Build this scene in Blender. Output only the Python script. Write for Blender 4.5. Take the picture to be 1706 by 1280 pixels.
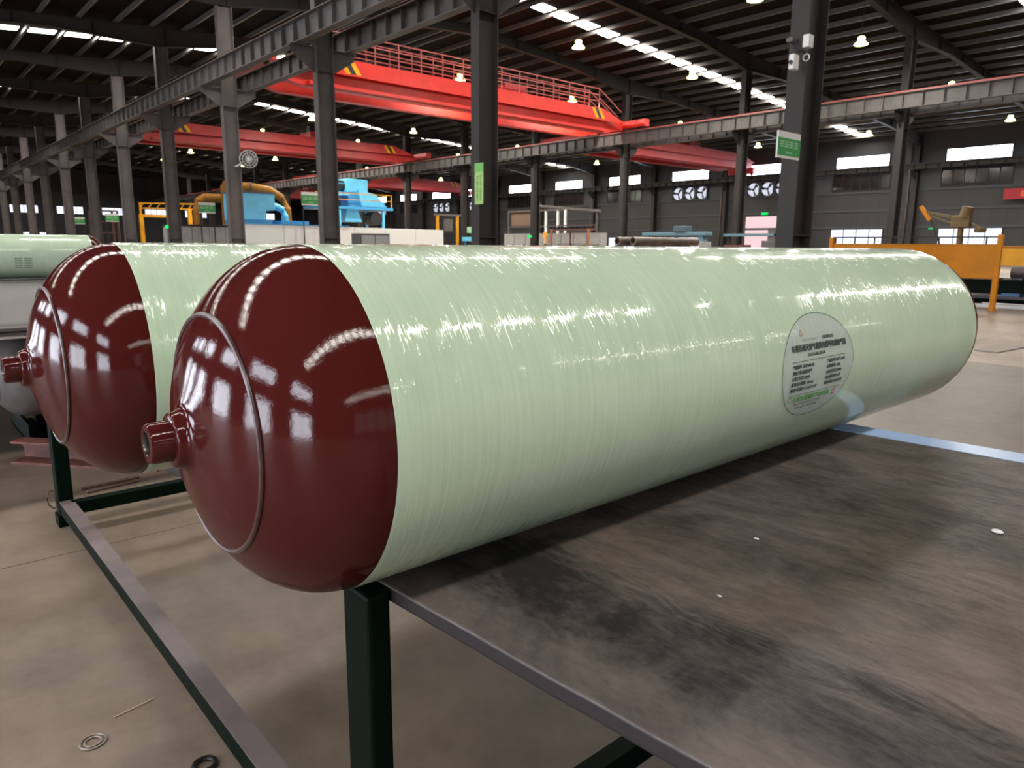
import bpy, math, random
import numpy as np
random.seed(4)
C = bpy.context.scene.collection
for o in list(bpy.data.objects): bpy.data.objects.remove(o)

# ------------------------------------------------------------------ camera, world, exposure
cd = bpy.data.cameras.new('camera'); cam = bpy.data.objects.new('camera', cd); C.objects.link(cam)
YAW, PITCH, ROLL = 0.72004, 0.18843, 0.00763
cd.sensor_fit = 'HORIZONTAL'; cd.sensor_width = 36.0; cd.lens = 1208.68/1706*36.0
cd.clip_start = 0.03; cd.clip_end = 400
cd.dof.use_dof = True; cd.dof.focus_distance = 1.0; cd.dof.aperture_fstop = 15.0
_F = np.array([-math.cos(YAW)*math.cos(PITCH), math.sin(YAW)*math.cos(PITCH), -math.sin(PITCH)])
_R = np.array([math.sin(YAW), math.cos(YAW), 0.0]); _U = np.cross(_R, _F)
_r, _u = math.cos(ROLL)*_R+math.sin(ROLL)*_U, -math.sin(ROLL)*_R+math.cos(ROLL)*_U
import mathutils
from mathutils import Vector, Matrix
cam.matrix_world = Matrix(((_r[0], _u[0], -_F[0], 0), (_r[1], _u[1], -_F[1], 0), (_r[2], _u[2], -_F[2], 1.0), (0, 0, 0, 1)))
bpy.context.scene.camera = cam
S = bpy.context.scene
S.view_settings.view_transform = 'Standard'; S.view_settings.look = 'None'
S.view_settings.exposure = 0.0; S.view_settings.gamma = 1.0; S.view_settings.use_curve_mapping = False
S.cycles.max_bounces = 7; S.cycles.diffuse_bounces = 4; S.cycles.glossy_bounces = 4; S.cycles.transparent_max_bounces = 8
S.cycles.caustics_reflective = False; S.cycles.caustics_refractive = False
w = bpy.data.worlds.new('daylight'); S.world = w; w.use_nodes = True
w.node_tree.nodes['Background'].inputs[0].default_value = (0.75, 0.85, 1, 1); w.node_tree.nodes['Background'].inputs[1].default_value = 1.0
SKY_L, WIN_L, LAMP_L, END_L, LAMP_W = 38.0, 18.0, 9.0, .6, 620.0

# ------------------------------------------------------------------ helpers
def lin(c):
    return tuple((x/255/12.92 if x/255 <= .04045 else ((x/255+.055)/1.055)**2.4) for x in c)+(1.0,)
def mat(name, rgb, rough=.5, metal=0.0, var=0.0, scale=3.0, bump=0.0, coat=0.0, stretch=(1, 1, 1), rgb2=None, spec=.5, em=0.0):
    m = bpy.data.materials.new(name); m.use_nodes = True; nt = m.node_tree; b = nt.nodes['Principled BSDF']
    b.inputs['Base Color'].default_value = lin(rgb); b.inputs['Roughness'].default_value = rough; b.inputs['Metallic'].default_value = metal
    b.inputs['Coat Weight'].default_value = coat; b.inputs['Coat Roughness'].default_value = .06; b.inputs['Specular IOR Level'].default_value = spec
    if em: b.inputs['Emission Color'].default_value = lin(rgb); b.inputs['Emission Strength'].default_value = em
    if var or rgb2 or bump:
        tc = nt.nodes.new('ShaderNodeTexCoord'); mp = nt.nodes.new('ShaderNodeMapping'); mp.inputs['Scale'].default_value = stretch
        nz = nt.nodes.new('ShaderNodeTexNoise'); nz.inputs['Scale'].default_value = scale; nz.inputs['Detail'].default_value = 6; nz.inputs['Roughness'].default_value = .65
        nt.links.new(tc.outputs['Object'], mp.inputs[0]); nt.links.new(mp.outputs[0], nz.inputs['Vector'])
        if var or rgb2:
            r = nt.nodes.new('ShaderNodeValToRGB'); c2 = rgb2 or tuple(max(0, v*(1-var)) for v in rgb); c1 = rgb if rgb2 else tuple(min(255, v*(1+var*.6)) for v in rgb)
            r.color_ramp.elements[0].position = .34; r.color_ramp.elements[1].position = .66
            r.color_ramp.elements[0].color = lin(c2); r.color_ramp.elements[1].color = lin(c1)
            nt.links.new(nz.outputs[0], r.inputs[0]); nt.links.new(r.outputs[0], b.inputs['Base Color'])
        if bump:
            bp = nt.nodes.new('ShaderNodeBump'); bp.inputs['Strength'].default_value = 1.0; bp.inputs['Distance'].default_value = bump
            nt.links.new(nz.outputs[0], bp.inputs['Height']); nt.links.new(bp.outputs[0], b.inputs['Normal'])
            if coat: nt.links.new(bp.outputs[0], b.inputs['Coat Normal'])
    return m
def glow(name, rgb, strength):
    m = bpy.data.materials.new(name); m.use_nodes = True; nt = m.node_tree; nt.nodes.clear()
    e = nt.nodes.new('ShaderNodeEmission'); o = nt.nodes.new('ShaderNodeOutputMaterial'); e.inputs[0].default_value = lin(rgb); e.inputs[1].default_value = strength
    nt.links.new(e.outputs[0], o.inputs[0]); return m

LOC = {}
class MB:
    def __init__(s): s.v, s.f, s.sm = [], [], []
    def add(s, vs, fs, smooth=False):
        n = len(s.v); s.v += [tuple(map(float, p)) for p in vs]; s.f += [tuple(i+n for i in f) for f in fs]; s.sm += [smooth]*len(fs); return s
    def box(s, c, d, rz=0.0, rx=0.0, ry=0.0):
        M = mathutils.Euler((rx, ry, rz)).to_matrix(); c = Vector(c)
        vs = [c+M @ Vector((i*d[0]/2, j*d[1]/2, k*d[2]/2)) for i in (-1, 1) for j in (-1, 1) for k in (-1, 1)]
        return s.add(vs, [(0, 1, 3, 2), (4, 6, 7, 5), (0, 4, 5, 1), (2, 3, 7, 6), (0, 2, 6, 4), (1, 5, 7, 3)])
    def b2(s, lo, hi):
        return s.box([(a+b)/2 for a, b in zip(lo, hi)], [abs(b-a) for a, b in zip(lo, hi)])
    def bar(s, p0, p1, w, h=None, up=(0, 0, 1)):
        h = h or w; p0, p1 = Vector(p0), Vector(p1); d = (p1-p0).normalized(); u = Vector(up)
        if abs(d.dot(u)) > .98: u = Vector((1, 0, 0))
        a = d.cross(u).normalized(); b = a.cross(d)
        vs = [p+a*i*w/2+b*j*h/2 for p in (p0, p1) for i, j in ((-1, -1), (1, -1), (1, 1), (-1, 1))]
        return s.add(vs, [(3, 2, 1, 0), (4, 5, 6, 7)]+[(i, (i+1) % 4, (i+1) % 4+4, i+4) for i in range(4)])
    def tube(s, pts, r, n=10, caps=True):
        pts = [Vector(p) for p in pts]; rings = []
        for i, p in enumerate(pts):
            d = (pts[min(i+1, len(pts)-1)]-pts[max(i-1, 0)]).normalized(); u = Vector((0, 0, 1)) if abs(d.z) < .95 else Vector((1, 0, 0))
            a = d.cross(u).normalized(); b = a.cross(d); rr = r[i] if isinstance(r, (list, tuple)) else r
            rings.append([p+(a*math.cos(t)+b*math.sin(t))*rr for t in [2*math.pi*k/n for k in range(n)]])
        vs = [q for g in rings for q in g]; fs = [(i*n+k, i*n+(k+1) % n, (i+1)*n+(k+1) % n, (i+1)*n+k) for i in range(len(pts)-1) for k in range(n)]
        s.add(vs, fs, True)
        if caps: s.add(rings[0], [tuple(range(n))[::-1]]); s.add(rings[-1], [tuple(range(n))])
        return s
    def lathe(s, prof, o=(0, 0, 0), ax='z', n=48, closed=False):
        vs = []
        for r, t in prof:
            for k in range(n):
                a = 2*math.pi*k/n; x, y = r*math.cos(a), r*math.sin(a)
                p = (x, y, t) if ax == 'z' else ((y, t, x) if ax == 'y' else (t, x, y)); vs.append(tuple(p[i]+o[i] for i in range(3)))
        m = len(prof); fs = [(i*n+k, i*n+(k+1) % n, ((i+1) % m)*n+(k+1) % n, ((i+1) % m)*n+k) for i in range(m if closed else m-1) for k in range(n)]
        return s.add(vs, fs, True)
    def prism(s, poly, ax, a, b):           # polygon in the two other axes, extruded along ax from a to b
        def P(p, t): return (t, p[0], p[1]) if ax == 'x' else ((p[0], t, p[1]) if ax == 'y' else (p[0], p[1], t))
        n = len(poly); vs = [P(p, a) for p in poly]+[P(p, b) for p in poly]
        return s.add(vs, [tuple(range(n))[::-1], tuple(range(n, 2*n))]+[(i, (i+1) % n, (i+1) % n+n, i+n) for i in range(n)])
    def build(s, name, m, parent=None, kind=None, bevel=0.0):
        L = Vector(LOC.get(parent.name, (0, 0, 0))) if parent else Vector((0, 0, 0))
        me = bpy.data.meshes.new(name); me.from_pydata([tuple(Vector(v)-L) for v in s.v], [], s.f); me.update()
        me.polygons.foreach_set('use_smooth', s.sm)
        import bmesh
        bm = bmesh.new(); bm.from_mesh(me); bmesh.ops.remove_doubles(bm, verts=bm.verts, dist=1e-5); bmesh.ops.recalc_face_normals(bm, faces=bm.faces)
        for e in bm.edges:
            if len(e.link_faces) == 2 and e.calc_face_angle(0) > .7: e.smooth = False
        bm.to_mesh(me); bm.free()
        if m: me.materials.append(m)
        o = bpy.data.objects.new(name, me); C.objects.link(o)
        if parent: o.parent = parent; LOC[o.name] = tuple(L)
        if kind: o['kind'] = kind
        if bevel:
            bv = o.modifiers.new('bevel', 'BEVEL'); bv.width = bevel; bv.segments = 2; bv.limit_method = 'ANGLE'
        return o
def thing(name, label, cat, loc, group=None, rz=0.0):
    o = bpy.data.objects.new(name, None); C.objects.link(o); o.location = loc; o.rotation_euler = (0, 0, rz); o.empty_display_size = .1
    o['label'] = label; o['category'] = cat
    if group: o['group'] = group
    LOC[o.name] = tuple(loc); return o
def tag(o, label, cat, group=None, kind=None):
    o['label'] = label; o['category'] = cat
    if group: o['group'] = group
    if kind: o['kind'] = kind
    return o
def dup(root, loc, label=None):
    r = root.copy(); C.objects.link(r); r.location = loc
    if label: r['label'] = label
    for ch in list(root.children):
        c = ch.copy(); C.objects.link(c); c.parent = r
        for g in list(ch.children):
            d = g.copy(); C.objects.link(d); d.parent = c
    return r
ORD = ['first', 'second', 'third', 'fourth', 'fifth', 'sixth', 'seventh', 'eighth', 'ninth', 'tenth', 'eleventh', 'twelfth', 'thirteenth', 'fourteenth', 'fifteenth', 'sixteenth', 'seventeenth']

# ------------------------------------------------------------------ materials
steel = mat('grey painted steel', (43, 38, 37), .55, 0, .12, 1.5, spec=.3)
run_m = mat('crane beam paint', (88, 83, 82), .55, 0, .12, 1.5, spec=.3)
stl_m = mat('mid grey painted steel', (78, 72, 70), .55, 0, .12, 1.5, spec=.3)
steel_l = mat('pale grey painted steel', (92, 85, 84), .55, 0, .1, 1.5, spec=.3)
raft_m = mat('dark rafter paint', (46, 43, 42), .6, spec=.15)
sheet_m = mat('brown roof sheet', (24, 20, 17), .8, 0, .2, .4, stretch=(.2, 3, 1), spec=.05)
wall_m = mat('grey wall sheet', (44, 41, 42), .6, 0, .1, .5, stretch=(8, 8, .2))
wall_d = mat('dark blue grey wall sheet', (52, 52, 57), .6)
dark_glass = mat('dark glass', (26, 27, 30), .12)
red_m = mat('red crane paint', (200, 36, 24), .45, 0, .08, 1)
redd_m = mat('weathered red crane paint', (170, 40, 38), .5, 0, .12, 1)
rail_m = mat('dull red railing paint', (150, 70, 66), .5)
yel_m = mat('yellow paint', (216, 150, 16), .45, 0, .1, 2, spec=.25)
och_m = mat('ochre duct paint', (150, 98, 30), .5, 0, .15, 2, spec=.2)
ora_m = mat('orange yellow guard paint', (190, 118, 4), .5, 0, .08, 2, spec=.2)
blk_m = mat('black paint', (26, 26, 26), .5)
whi_m = mat('white sheet', (232, 236, 234), .5)
gry_m = mat('grey cabinet paint', (150, 148, 148), .5, 0, .08, 2)
blu_m = mat('blue machine paint', (104, 196, 236), .42, 0, .08, 1.2)
blud_m = mat('dark blue machine paint', (66, 150, 200), .42)
grn_m = mat('dark green rack paint', (4, 17, 11), .5, 0, .25, 6, spec=.06)
worn_m = mat('worn grey rail top', (112, 99, 99), .5, 0, .12, 9)
signg_m = mat('sign green', (40, 138, 66), .45)
signl_m = mat('sign pale green', (150, 190, 150), .45)
signw_m = mat('sign white', (205, 205, 202), .45)
lime_m = mat('lime notice', (150, 190, 110), .5, 0, .1, 6)
pipe_m = mat('brown steel pipe', (110, 92, 82), .45, .3, .2, 5)
purl_m = mat('galvanised purlin', (96, 93, 91), .38, .3)
day = glow('daylight pane', (236, 242, 255), WIN_L)
day2 = glow('daylight fan opening', (225, 228, 245), 1.15); day_f = glow('daylight far pane', (226, 232, 250), 1.5)
pink = glow('brick yard seen through the door', (255, 214, 218), 1.05)
sky_m = glow('skylight sheet', (255, 250, 240), SKY_L)
lamp_m = glow('lit lamp shade', (240, 255, 150), LAMP_L)
exit_m = glow('lit green exit sign', (30, 230, 110), 1.2)

# floor concrete with slab joints
def floor_mat():
    m = mat('concrete floor', (150, 136, 126), .5, 0, 0, 1); nt = m.node_tree; b = nt.nodes['Principled BSDF']; N = nt.nodes.new; L = nt.links.new
    tc = N('ShaderNodeTexCoord'); n1 = N('ShaderNodeTexNoise'); n1.inputs['Scale'].default_value = .9; n1.inputs['Detail'].default_value = 8; n1.inputs['Roughness'].default_value = .6
    n2 = N('ShaderNodeTexNoise'); n2.inputs['Scale'].default_value = 7; n2.inputs['Detail'].default_value = 8; n2.inputs['Roughness'].default_value = .7
    L(tc.outputs['Object'], n1.inputs['Vector']); L(tc.outputs['Object'], n2.inputs['Vector'])
    mx = N('ShaderNodeMix'); mx.data_type = 'FLOAT'; mx.inputs[0].default_value = .45; L(n1.outputs[0], mx.inputs[2]); L(n2.outputs[0], mx.inputs[3])
    r = N('ShaderNodeValToRGB'); e = r.color_ramp.elements; e[0].position = .36; e[1].position = .62; e[0].color = lin((108, 93, 80)); e[1].color = lin((146, 129, 114)); L(mx.outputs[0], r.inputs[0])
    sx = N('ShaderNodeSeparateXYZ'); L(tc.outputs['Object'], sx.inputs[0])
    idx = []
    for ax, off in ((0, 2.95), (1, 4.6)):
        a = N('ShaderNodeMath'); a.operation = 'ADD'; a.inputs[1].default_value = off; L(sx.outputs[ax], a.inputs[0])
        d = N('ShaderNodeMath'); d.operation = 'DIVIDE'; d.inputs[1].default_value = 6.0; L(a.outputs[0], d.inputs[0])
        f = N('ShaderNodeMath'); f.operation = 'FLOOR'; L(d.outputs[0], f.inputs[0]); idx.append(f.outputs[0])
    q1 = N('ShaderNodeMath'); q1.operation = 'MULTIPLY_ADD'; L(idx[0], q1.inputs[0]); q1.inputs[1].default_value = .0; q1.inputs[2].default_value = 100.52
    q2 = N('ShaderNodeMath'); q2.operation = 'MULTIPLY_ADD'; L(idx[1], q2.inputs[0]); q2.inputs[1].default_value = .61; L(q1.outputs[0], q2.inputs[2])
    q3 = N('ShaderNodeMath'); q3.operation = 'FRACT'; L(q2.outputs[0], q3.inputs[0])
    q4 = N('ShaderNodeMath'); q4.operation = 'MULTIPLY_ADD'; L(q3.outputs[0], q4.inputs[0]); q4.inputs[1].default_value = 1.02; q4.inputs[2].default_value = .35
    tone = N('ShaderNodeVectorMath'); tone.operation = 'SCALE'; L(r.outputs[0], tone.inputs[0]); L(q4.outputs[0], tone.inputs['Scale'])  # uneven floor brightness painted per slab row: second row darkened, near and far lighter
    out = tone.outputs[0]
    for ax, off in ((0, 2.63), (1, 4.6)):
        a = N('ShaderNodeMath'); a.operation = 'ADD'; a.inputs[1].default_value = off+600; L(sx.outputs[ax], a.inputs[0])
        f = N('ShaderNodeMath'); f.operation = 'MODULO'; f.inputs[1].default_value = 6.0; L(a.outputs[0], f.inputs[0])
        g = N('ShaderNodeMath'); g.operation = 'LESS_THAN'; g.inputs[1].default_value = .0055; L(f.outputs[0], g.inputs[0])
        c = N('ShaderNodeMix'); c.data_type = 'RGBA'; L(g.outputs[0], c.inputs[0]); L(out, c.inputs[6]); c.inputs[7].default_value = lin((58, 50, 46)); out = c.outputs[2]
    L(out, b.inputs['Base Color']); b.inputs['Roughness'].default_value = .45; b.inputs['Specular IOR Level'].default_value = .35
    return m

# ------------------------------------------------------------------ the hall
YA, YB, YC, YN, RIDGE = 11.45, 35.5, 59.3, -12.4, 23.5
XE, XW = 34.0, -127.5
COLX = [-6.1-8.02*k for k in range(-3, 15)]
def zs(y): return 11.85-.067*abs(y-RIDGE)
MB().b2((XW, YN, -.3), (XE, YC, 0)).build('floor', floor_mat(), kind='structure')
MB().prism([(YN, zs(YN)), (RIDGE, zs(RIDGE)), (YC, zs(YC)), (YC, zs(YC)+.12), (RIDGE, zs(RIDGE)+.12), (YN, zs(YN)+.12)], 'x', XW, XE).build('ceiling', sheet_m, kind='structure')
MB().b2((XW, YC, 0), (XE, YC+.2, 5.3)).build('wall_far', wall_m, kind='structure')
MB().b2((XW, YC, 5.3), (XE, YC+.2, zs(YC)+.1)).build('wall_far_upper', wall_d, kind='structure')
MB().prism([(YN, 0), (YC, 0), (YC, zs(YC)), (RIDGE, zs(RIDGE)), (YN, zs(YN))], 'x', XW-.2, XW).build('wall_left', wall_d, kind='structure')
MB().prism([(YN, 0), (YC, 0), (YC, zs(YC)), (RIDGE, zs(RIDGE)), (YN, zs(YN))], 'x', XE, XE+.2).build('wall_right', wall_m, kind='structure')
MB().b2((XW, YN-.2, 0), (XE, YN, zs(YN))).build('wall_near', wall_m, kind='structure')
for i, z in enumerate((3.9, 5.3, 6.95, 2.6)):
    MB().b2((XW, YC-.08, z-.09), (XE, YC, z+.09)).build('trim_%d' % (i+1), wall_d, kind='structure')
# purlins under the sheet, every 1.5 m along each slope
py = [RIDGE+sg*(.35+1.5*k) for sg in (-1, 1) for k in range(24)]
for y in py:
    m = MB(); z = zs(y)-.012; sg = 1 if y > RIDGE else -1
    m.b2((XW+.02, y-.03, z-.2), (XE-.02, y-.02, z)); m.b2((XW+.02, y-.03, z-.2), (XE-.02, y+.06, z-.185))
    m.build('roof_purlin', purl_m, kind='structure')
# translucent skylight strips: one strip is one window
def skylight(n, x, sides):
    m = MB()
    for sg in sides:
        ys = sorted(RIDGE+sg*(.35+1.5*k) for k in range(24))
        for a in ys[:-1]:
            y0, y1 = a+.24, a+1.32
            m.add([(x-.40, y0, zs(y0)-.02), (x+.40, y0, zs(y0)-.02), (x+.40, y1, zs(y1)-.02), (x-.40, y1, zs(y1)-.02)], [(0, 1, 2, 3)])
    m.build('window_%d' % n, sky_m, kind='structure')
wn = 1
for x, sides in ((21.5, (-1, 1)), (4.6, (-1, 1)), (-10.1, (-1, 1)), (-26.2, (-1, 1)), (-42.2, (-1,)), (-58.2, (-1, 1)), (-74.3, (-1,)), (-90.3, (-1, 1)), (-106.4, (-1, 1))):
    skylight(wn, x, sides); wn += 1
# rafters
def rafter(x):
    m = MB(); hs = []
    def zb(y):
        d = min(abs(y-YA), abs(y-YB)); e = min(abs(y-YN), abs(y-YC)); d = min(d, e)
        return zs(y)-.24-(.42+.38*max(0, 1-d/4.5))
    ys = sorted(set([YN, YA-4.5, YA, YA+4.5, RIDGE, YB-4.5, YB, YB+4.5, YC-4.5, YC]))
    for a, b in zip(ys[:-1], ys[1:]):
        m.prism([(a, zb(a)), (b, zb(b)), (b, zs(b)-.23), (a, zs(a)-.23)], 'x', x-.01, x+.01)
        m.bar((x, a, zb(a)), (x, b, zb(b)), .26, .025); m.bar((x, a, zs(a)-.23), (x, b, zs(b)-.23), .26, .025)
    for y in [YN+3*k for k in range(1, 24)]:
        m.b2((x-.12, y-.006, zb(y)), (x+.12, y+.006, zs(y)-.23))
    return m.build('roof_rafter', raft_m, kind='structure')
for x in COLX: rafter(x)
# columns (H sections, web along y), corbels for the crane beams
ZB = 6.98; ZC = ZB-.3
def column(x, y, m_, sides, wall=False, ZB=ZB):
    top = zs(y)-1.06; h = MB(); d = .28 if not wall else .22
    for sg in (-1, 1): h.b2((x-.15, y+sg*d-.012, 0), (x+.15, y+sg*d+.012, top))
    h.b2((x-.012, y-d, 0), (x+.012, y+d, top)); h.b2((x-.2, y-d-.05, 0), (x+.2, y+d+.05, .03))
    for z in (1.2, 6.3, 7.8): h.b2((x-.14, y-d, z-.008), (x+.14, y+d, z+.008))
    o = h.build('steel_column', m_, kind='structure')
    for sg in sides:
        MB().prism([(y+sg*d, ZB-.75), (y+sg*d, ZB-.03), (y+sg*(d+.82), ZB-.03), (y+sg*(d+.82), ZB-.2)], 'x', x-.012, x+.012).b2((x-.14, y+sg*d, ZB-.03), (x+.14, y+sg*(d+.82), ZB-.005)).build('crane_corbel', m_, o)
    return o
cn = ['carrying white cameras', 'with a lime notice', 'third from the right', 'with a round wall fan']
for i, x in enumerate(COLX):
    k = i-3
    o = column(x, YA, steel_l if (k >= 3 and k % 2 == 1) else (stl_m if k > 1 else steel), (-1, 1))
    if 0 <= k < 4: o['label'] = 'tall grey steel column %s in the nearest row' % cn[k]
    elif k >= 4: o['label'] = 'grey steel column, %s from the right in the nearest row' % ORD[k]
    o = column(x, YB, steel, (-1, 1))
    if k >= 0: o['label'] = 'grey steel column, %s from the right in the middle row' % ORD[k]
    o = column(x, YC-.3, steel, (-1,), True, ZC)
    if k >= 0: o['label'] = 'grey steel column, %s from the right along the far wall' % ORD[k]
    MB().tube([(x-.55, YC-.12, 0), (x-.55, YC-.12, 9.0)], .06, 8).build('drain_pipe', pipe_m, kind='structure')
# crane runway beams
def runway(y, m_, z0=None, h=.62, rm=rail_m):
    m = MB(); z0 = z0 or ZB; z1 = z0+h; xa, xb = XW+.3, XE-.3
    m.b2((xa, y-.008, z0), (xb, y+.008, z1)); m.b2((xa, y-.15, z0), (xb, y+.15, z0+.022)); m.b2((xa, y-.18, z1), (xb, y+.18, z1+.022))
    x = xb
    while x > xa:
        m.b2((x-.007, y-.14, z0), (x+.007, y+.14, z1)); x -= .82
    o = m.build('crane_runway_beam', m_, kind='structure')
    MB().b2((xa, y-.03, z1+.022), (xb, y+.03, z1+.12)).build('crane_rail', rm, o)
OFF = .86
for y in (YA-OFF, YA+OFF, YB-OFF, YB+OFF): runway(y, run_m)
runway(YC-.3-OFF, steel, ZC, .32, steel)
# windows, doors on the far wall
BAY = [-18.3-8.0*k for k in range(0, 11)]
def window(n, x0, x1, z0, z1, y, pane, frame=steel, nm=4, axis='x', face=-1, proud=.03, d=0):
    f = MB(); P = (lambda u, v, w: (u, y+face*v, w)) if axis == 'x' else (lambda u, v, w: (y+face*v, u, w))
    def bx(m, u0, u1, v0, v1, a, b): m.b2(P(u0, v0, a), P(u1, v1, b))
    for u0, u1, a, b in ((x0-.06, x0, z0-.06, z1+.06), (x1, x1+.06, z0-.06, z1+.06), (x0, x1, z1, z1+.06), (x0, x1, z0-.06, z0)): bx(f, u0, u1, 0, proud+.04, a, b)
    for k in range(1, nm): u = x0+(x1-x0)*k/nm; bx(f, u-.025, u+.025, 0, proud+.03, z0, z1)
    o = f.build('window_%d' % n if not d else 'door_%d' % d, frame, kind='structure')
    g = MB(); bx(g, x0, x1, 0, proud, z0, z1); g.build('pane', pane, o); return o
for k, c in enumerate(BAY):
    window(wn, c-2.0, c+2.0, 7.15, 8.02, YC, day); wn += 1
    if k not in (2, 3, 7, 8, 10):
        window(wn, c-2.2, c+2.2, 5.5, 6.8, YC, dark_glass, nm=6); wn += 1
    if k in (0, 1): window(wn, c-2.0, c+2.0, 1.0, 2.45, YC, day_f, nm=4); wn += 1
    if k in (3, 4): window(wn, c-1.9, c+1.9, .9, 1.9, YC, day_f, nm=4); wn += 1
window(0, -36.15, -32.4, .02, 3.68, YC, pink, nm=1, d=1)
o = MB().b2((-34.6, YC-.16, 3.8), (-34.0, YC-.1, 4.0)).build('exit_sign', exit_m); tag(o, 'small green lit sign over the bright pink doorway', 'exit sign')
# end wall
for yc in (17.8, 23.6, 29.6, 35.7, 41.8, 47.8, 53.6):
    window(wn, yc-1.7, yc+1.7, 5.2, 6.25, XW, day_f, nm=4, axis='y', face=1); wn += 1
for yc in (17.5, 20.0): window(wn, yc-.6, yc+.6, 1.0, 2.4, XW, day_f, nm=2, axis='y', face=1); wn += 1
# near wall behind the camera: high windows and open doors
for xc in (-34, -26, -18.5, -10.2, -2.8, 4.8):
    window(wn, xc-2.1, xc+2.1, 5.0, 6.6, YN, day, nm=3, face=1); wn += 1
    window(wn, xc-1.9, xc+1.9, .05, 2.9, YN, day, nm=2, face=1); wn += 1

# unseen glowing panes added on the end wall as side light
end_fill = glow('added end wall fill pane', (244, 246, 255), END_L)
for k in range(9):
    window(wn, YN+.6+7.95*k, YN+.6+7.95*k+7.2, 1.2, 8.8, XE, end_fill, nm=5, axis='y', face=-1); wn += 1

# exhaust fans in threes below the high windows
def fan_proto():
    t = thing('exhaust_fan', '', 'fan', (0, 0, 0), 'exhaust fans below the high windows')
    f = MB(); s_, i_ = .66, .56
    for u0, u1, a, b in ((-s_, -i_, -s_, s_), (i_, s_, -s_, s_), (-i_, i_, i_, s_), (-i_, i_, -s_, -i_)): f.b2((u0, -.2, a), (u1, 0, b))
    f.build('housing', wall_d, t)
    MB().lathe([(.02, 0), (.555, 0)], (0, -.03, 0), 'y', 28).build('outlet', day2, t)
    g = MB()
    for z in [-.5+.1*k for k in range(11)]: g.b2((-.56, -.19, z-.008), (.56, -.185, z+.008))
    g.build('guard', steel, t)
    b = MB()
    for k in range(3):
        a = 2*math.pi*k/3+.9; ca, sa = math.cos(a), math.sin(a); q = []
        for r_, w_ in ((.1, .09), (.35, .2), (.54, .26)):
            q += [(r_*ca-w_*sa*.5, -.08-w_*.2, r_*sa+w_*ca*.5), (r_*ca+w_*sa*.5, -.08+w_*.2, r_*sa-w_*ca*.5)]
        b.add(q, [(0, 1, 3, 2), (2, 3, 5, 4)])
    b.build('blade_rotor', steel, t)
    MB().lathe([(.001, -.16), (.1, -.15), (.1, -.04)], (0, 0, 0), 'y', 16).build('hub', blk_m, t)
    return t
fp = fan_proto(); first = True
FN = {2: 'above the bright doorway', 3: 'left of the middle row column, over the cabinets', 7: 'left of the lime notice', 8: 'second group left of the lime notice', 10: 'most distant group'}
for k in (2, 3, 7, 8, 10):
    for j, pos in enumerate(('right', 'middle', 'left')):
        loc = (BAY[k]+1.42-1.34*j, YC-.02, 5.98); lb = '%s square exhaust fan of the three %s' % (pos, FN[k])
        if first: fp.location = loc; fp['label'] = lb; first = False
        else: dup(fp, loc, lb)

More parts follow.
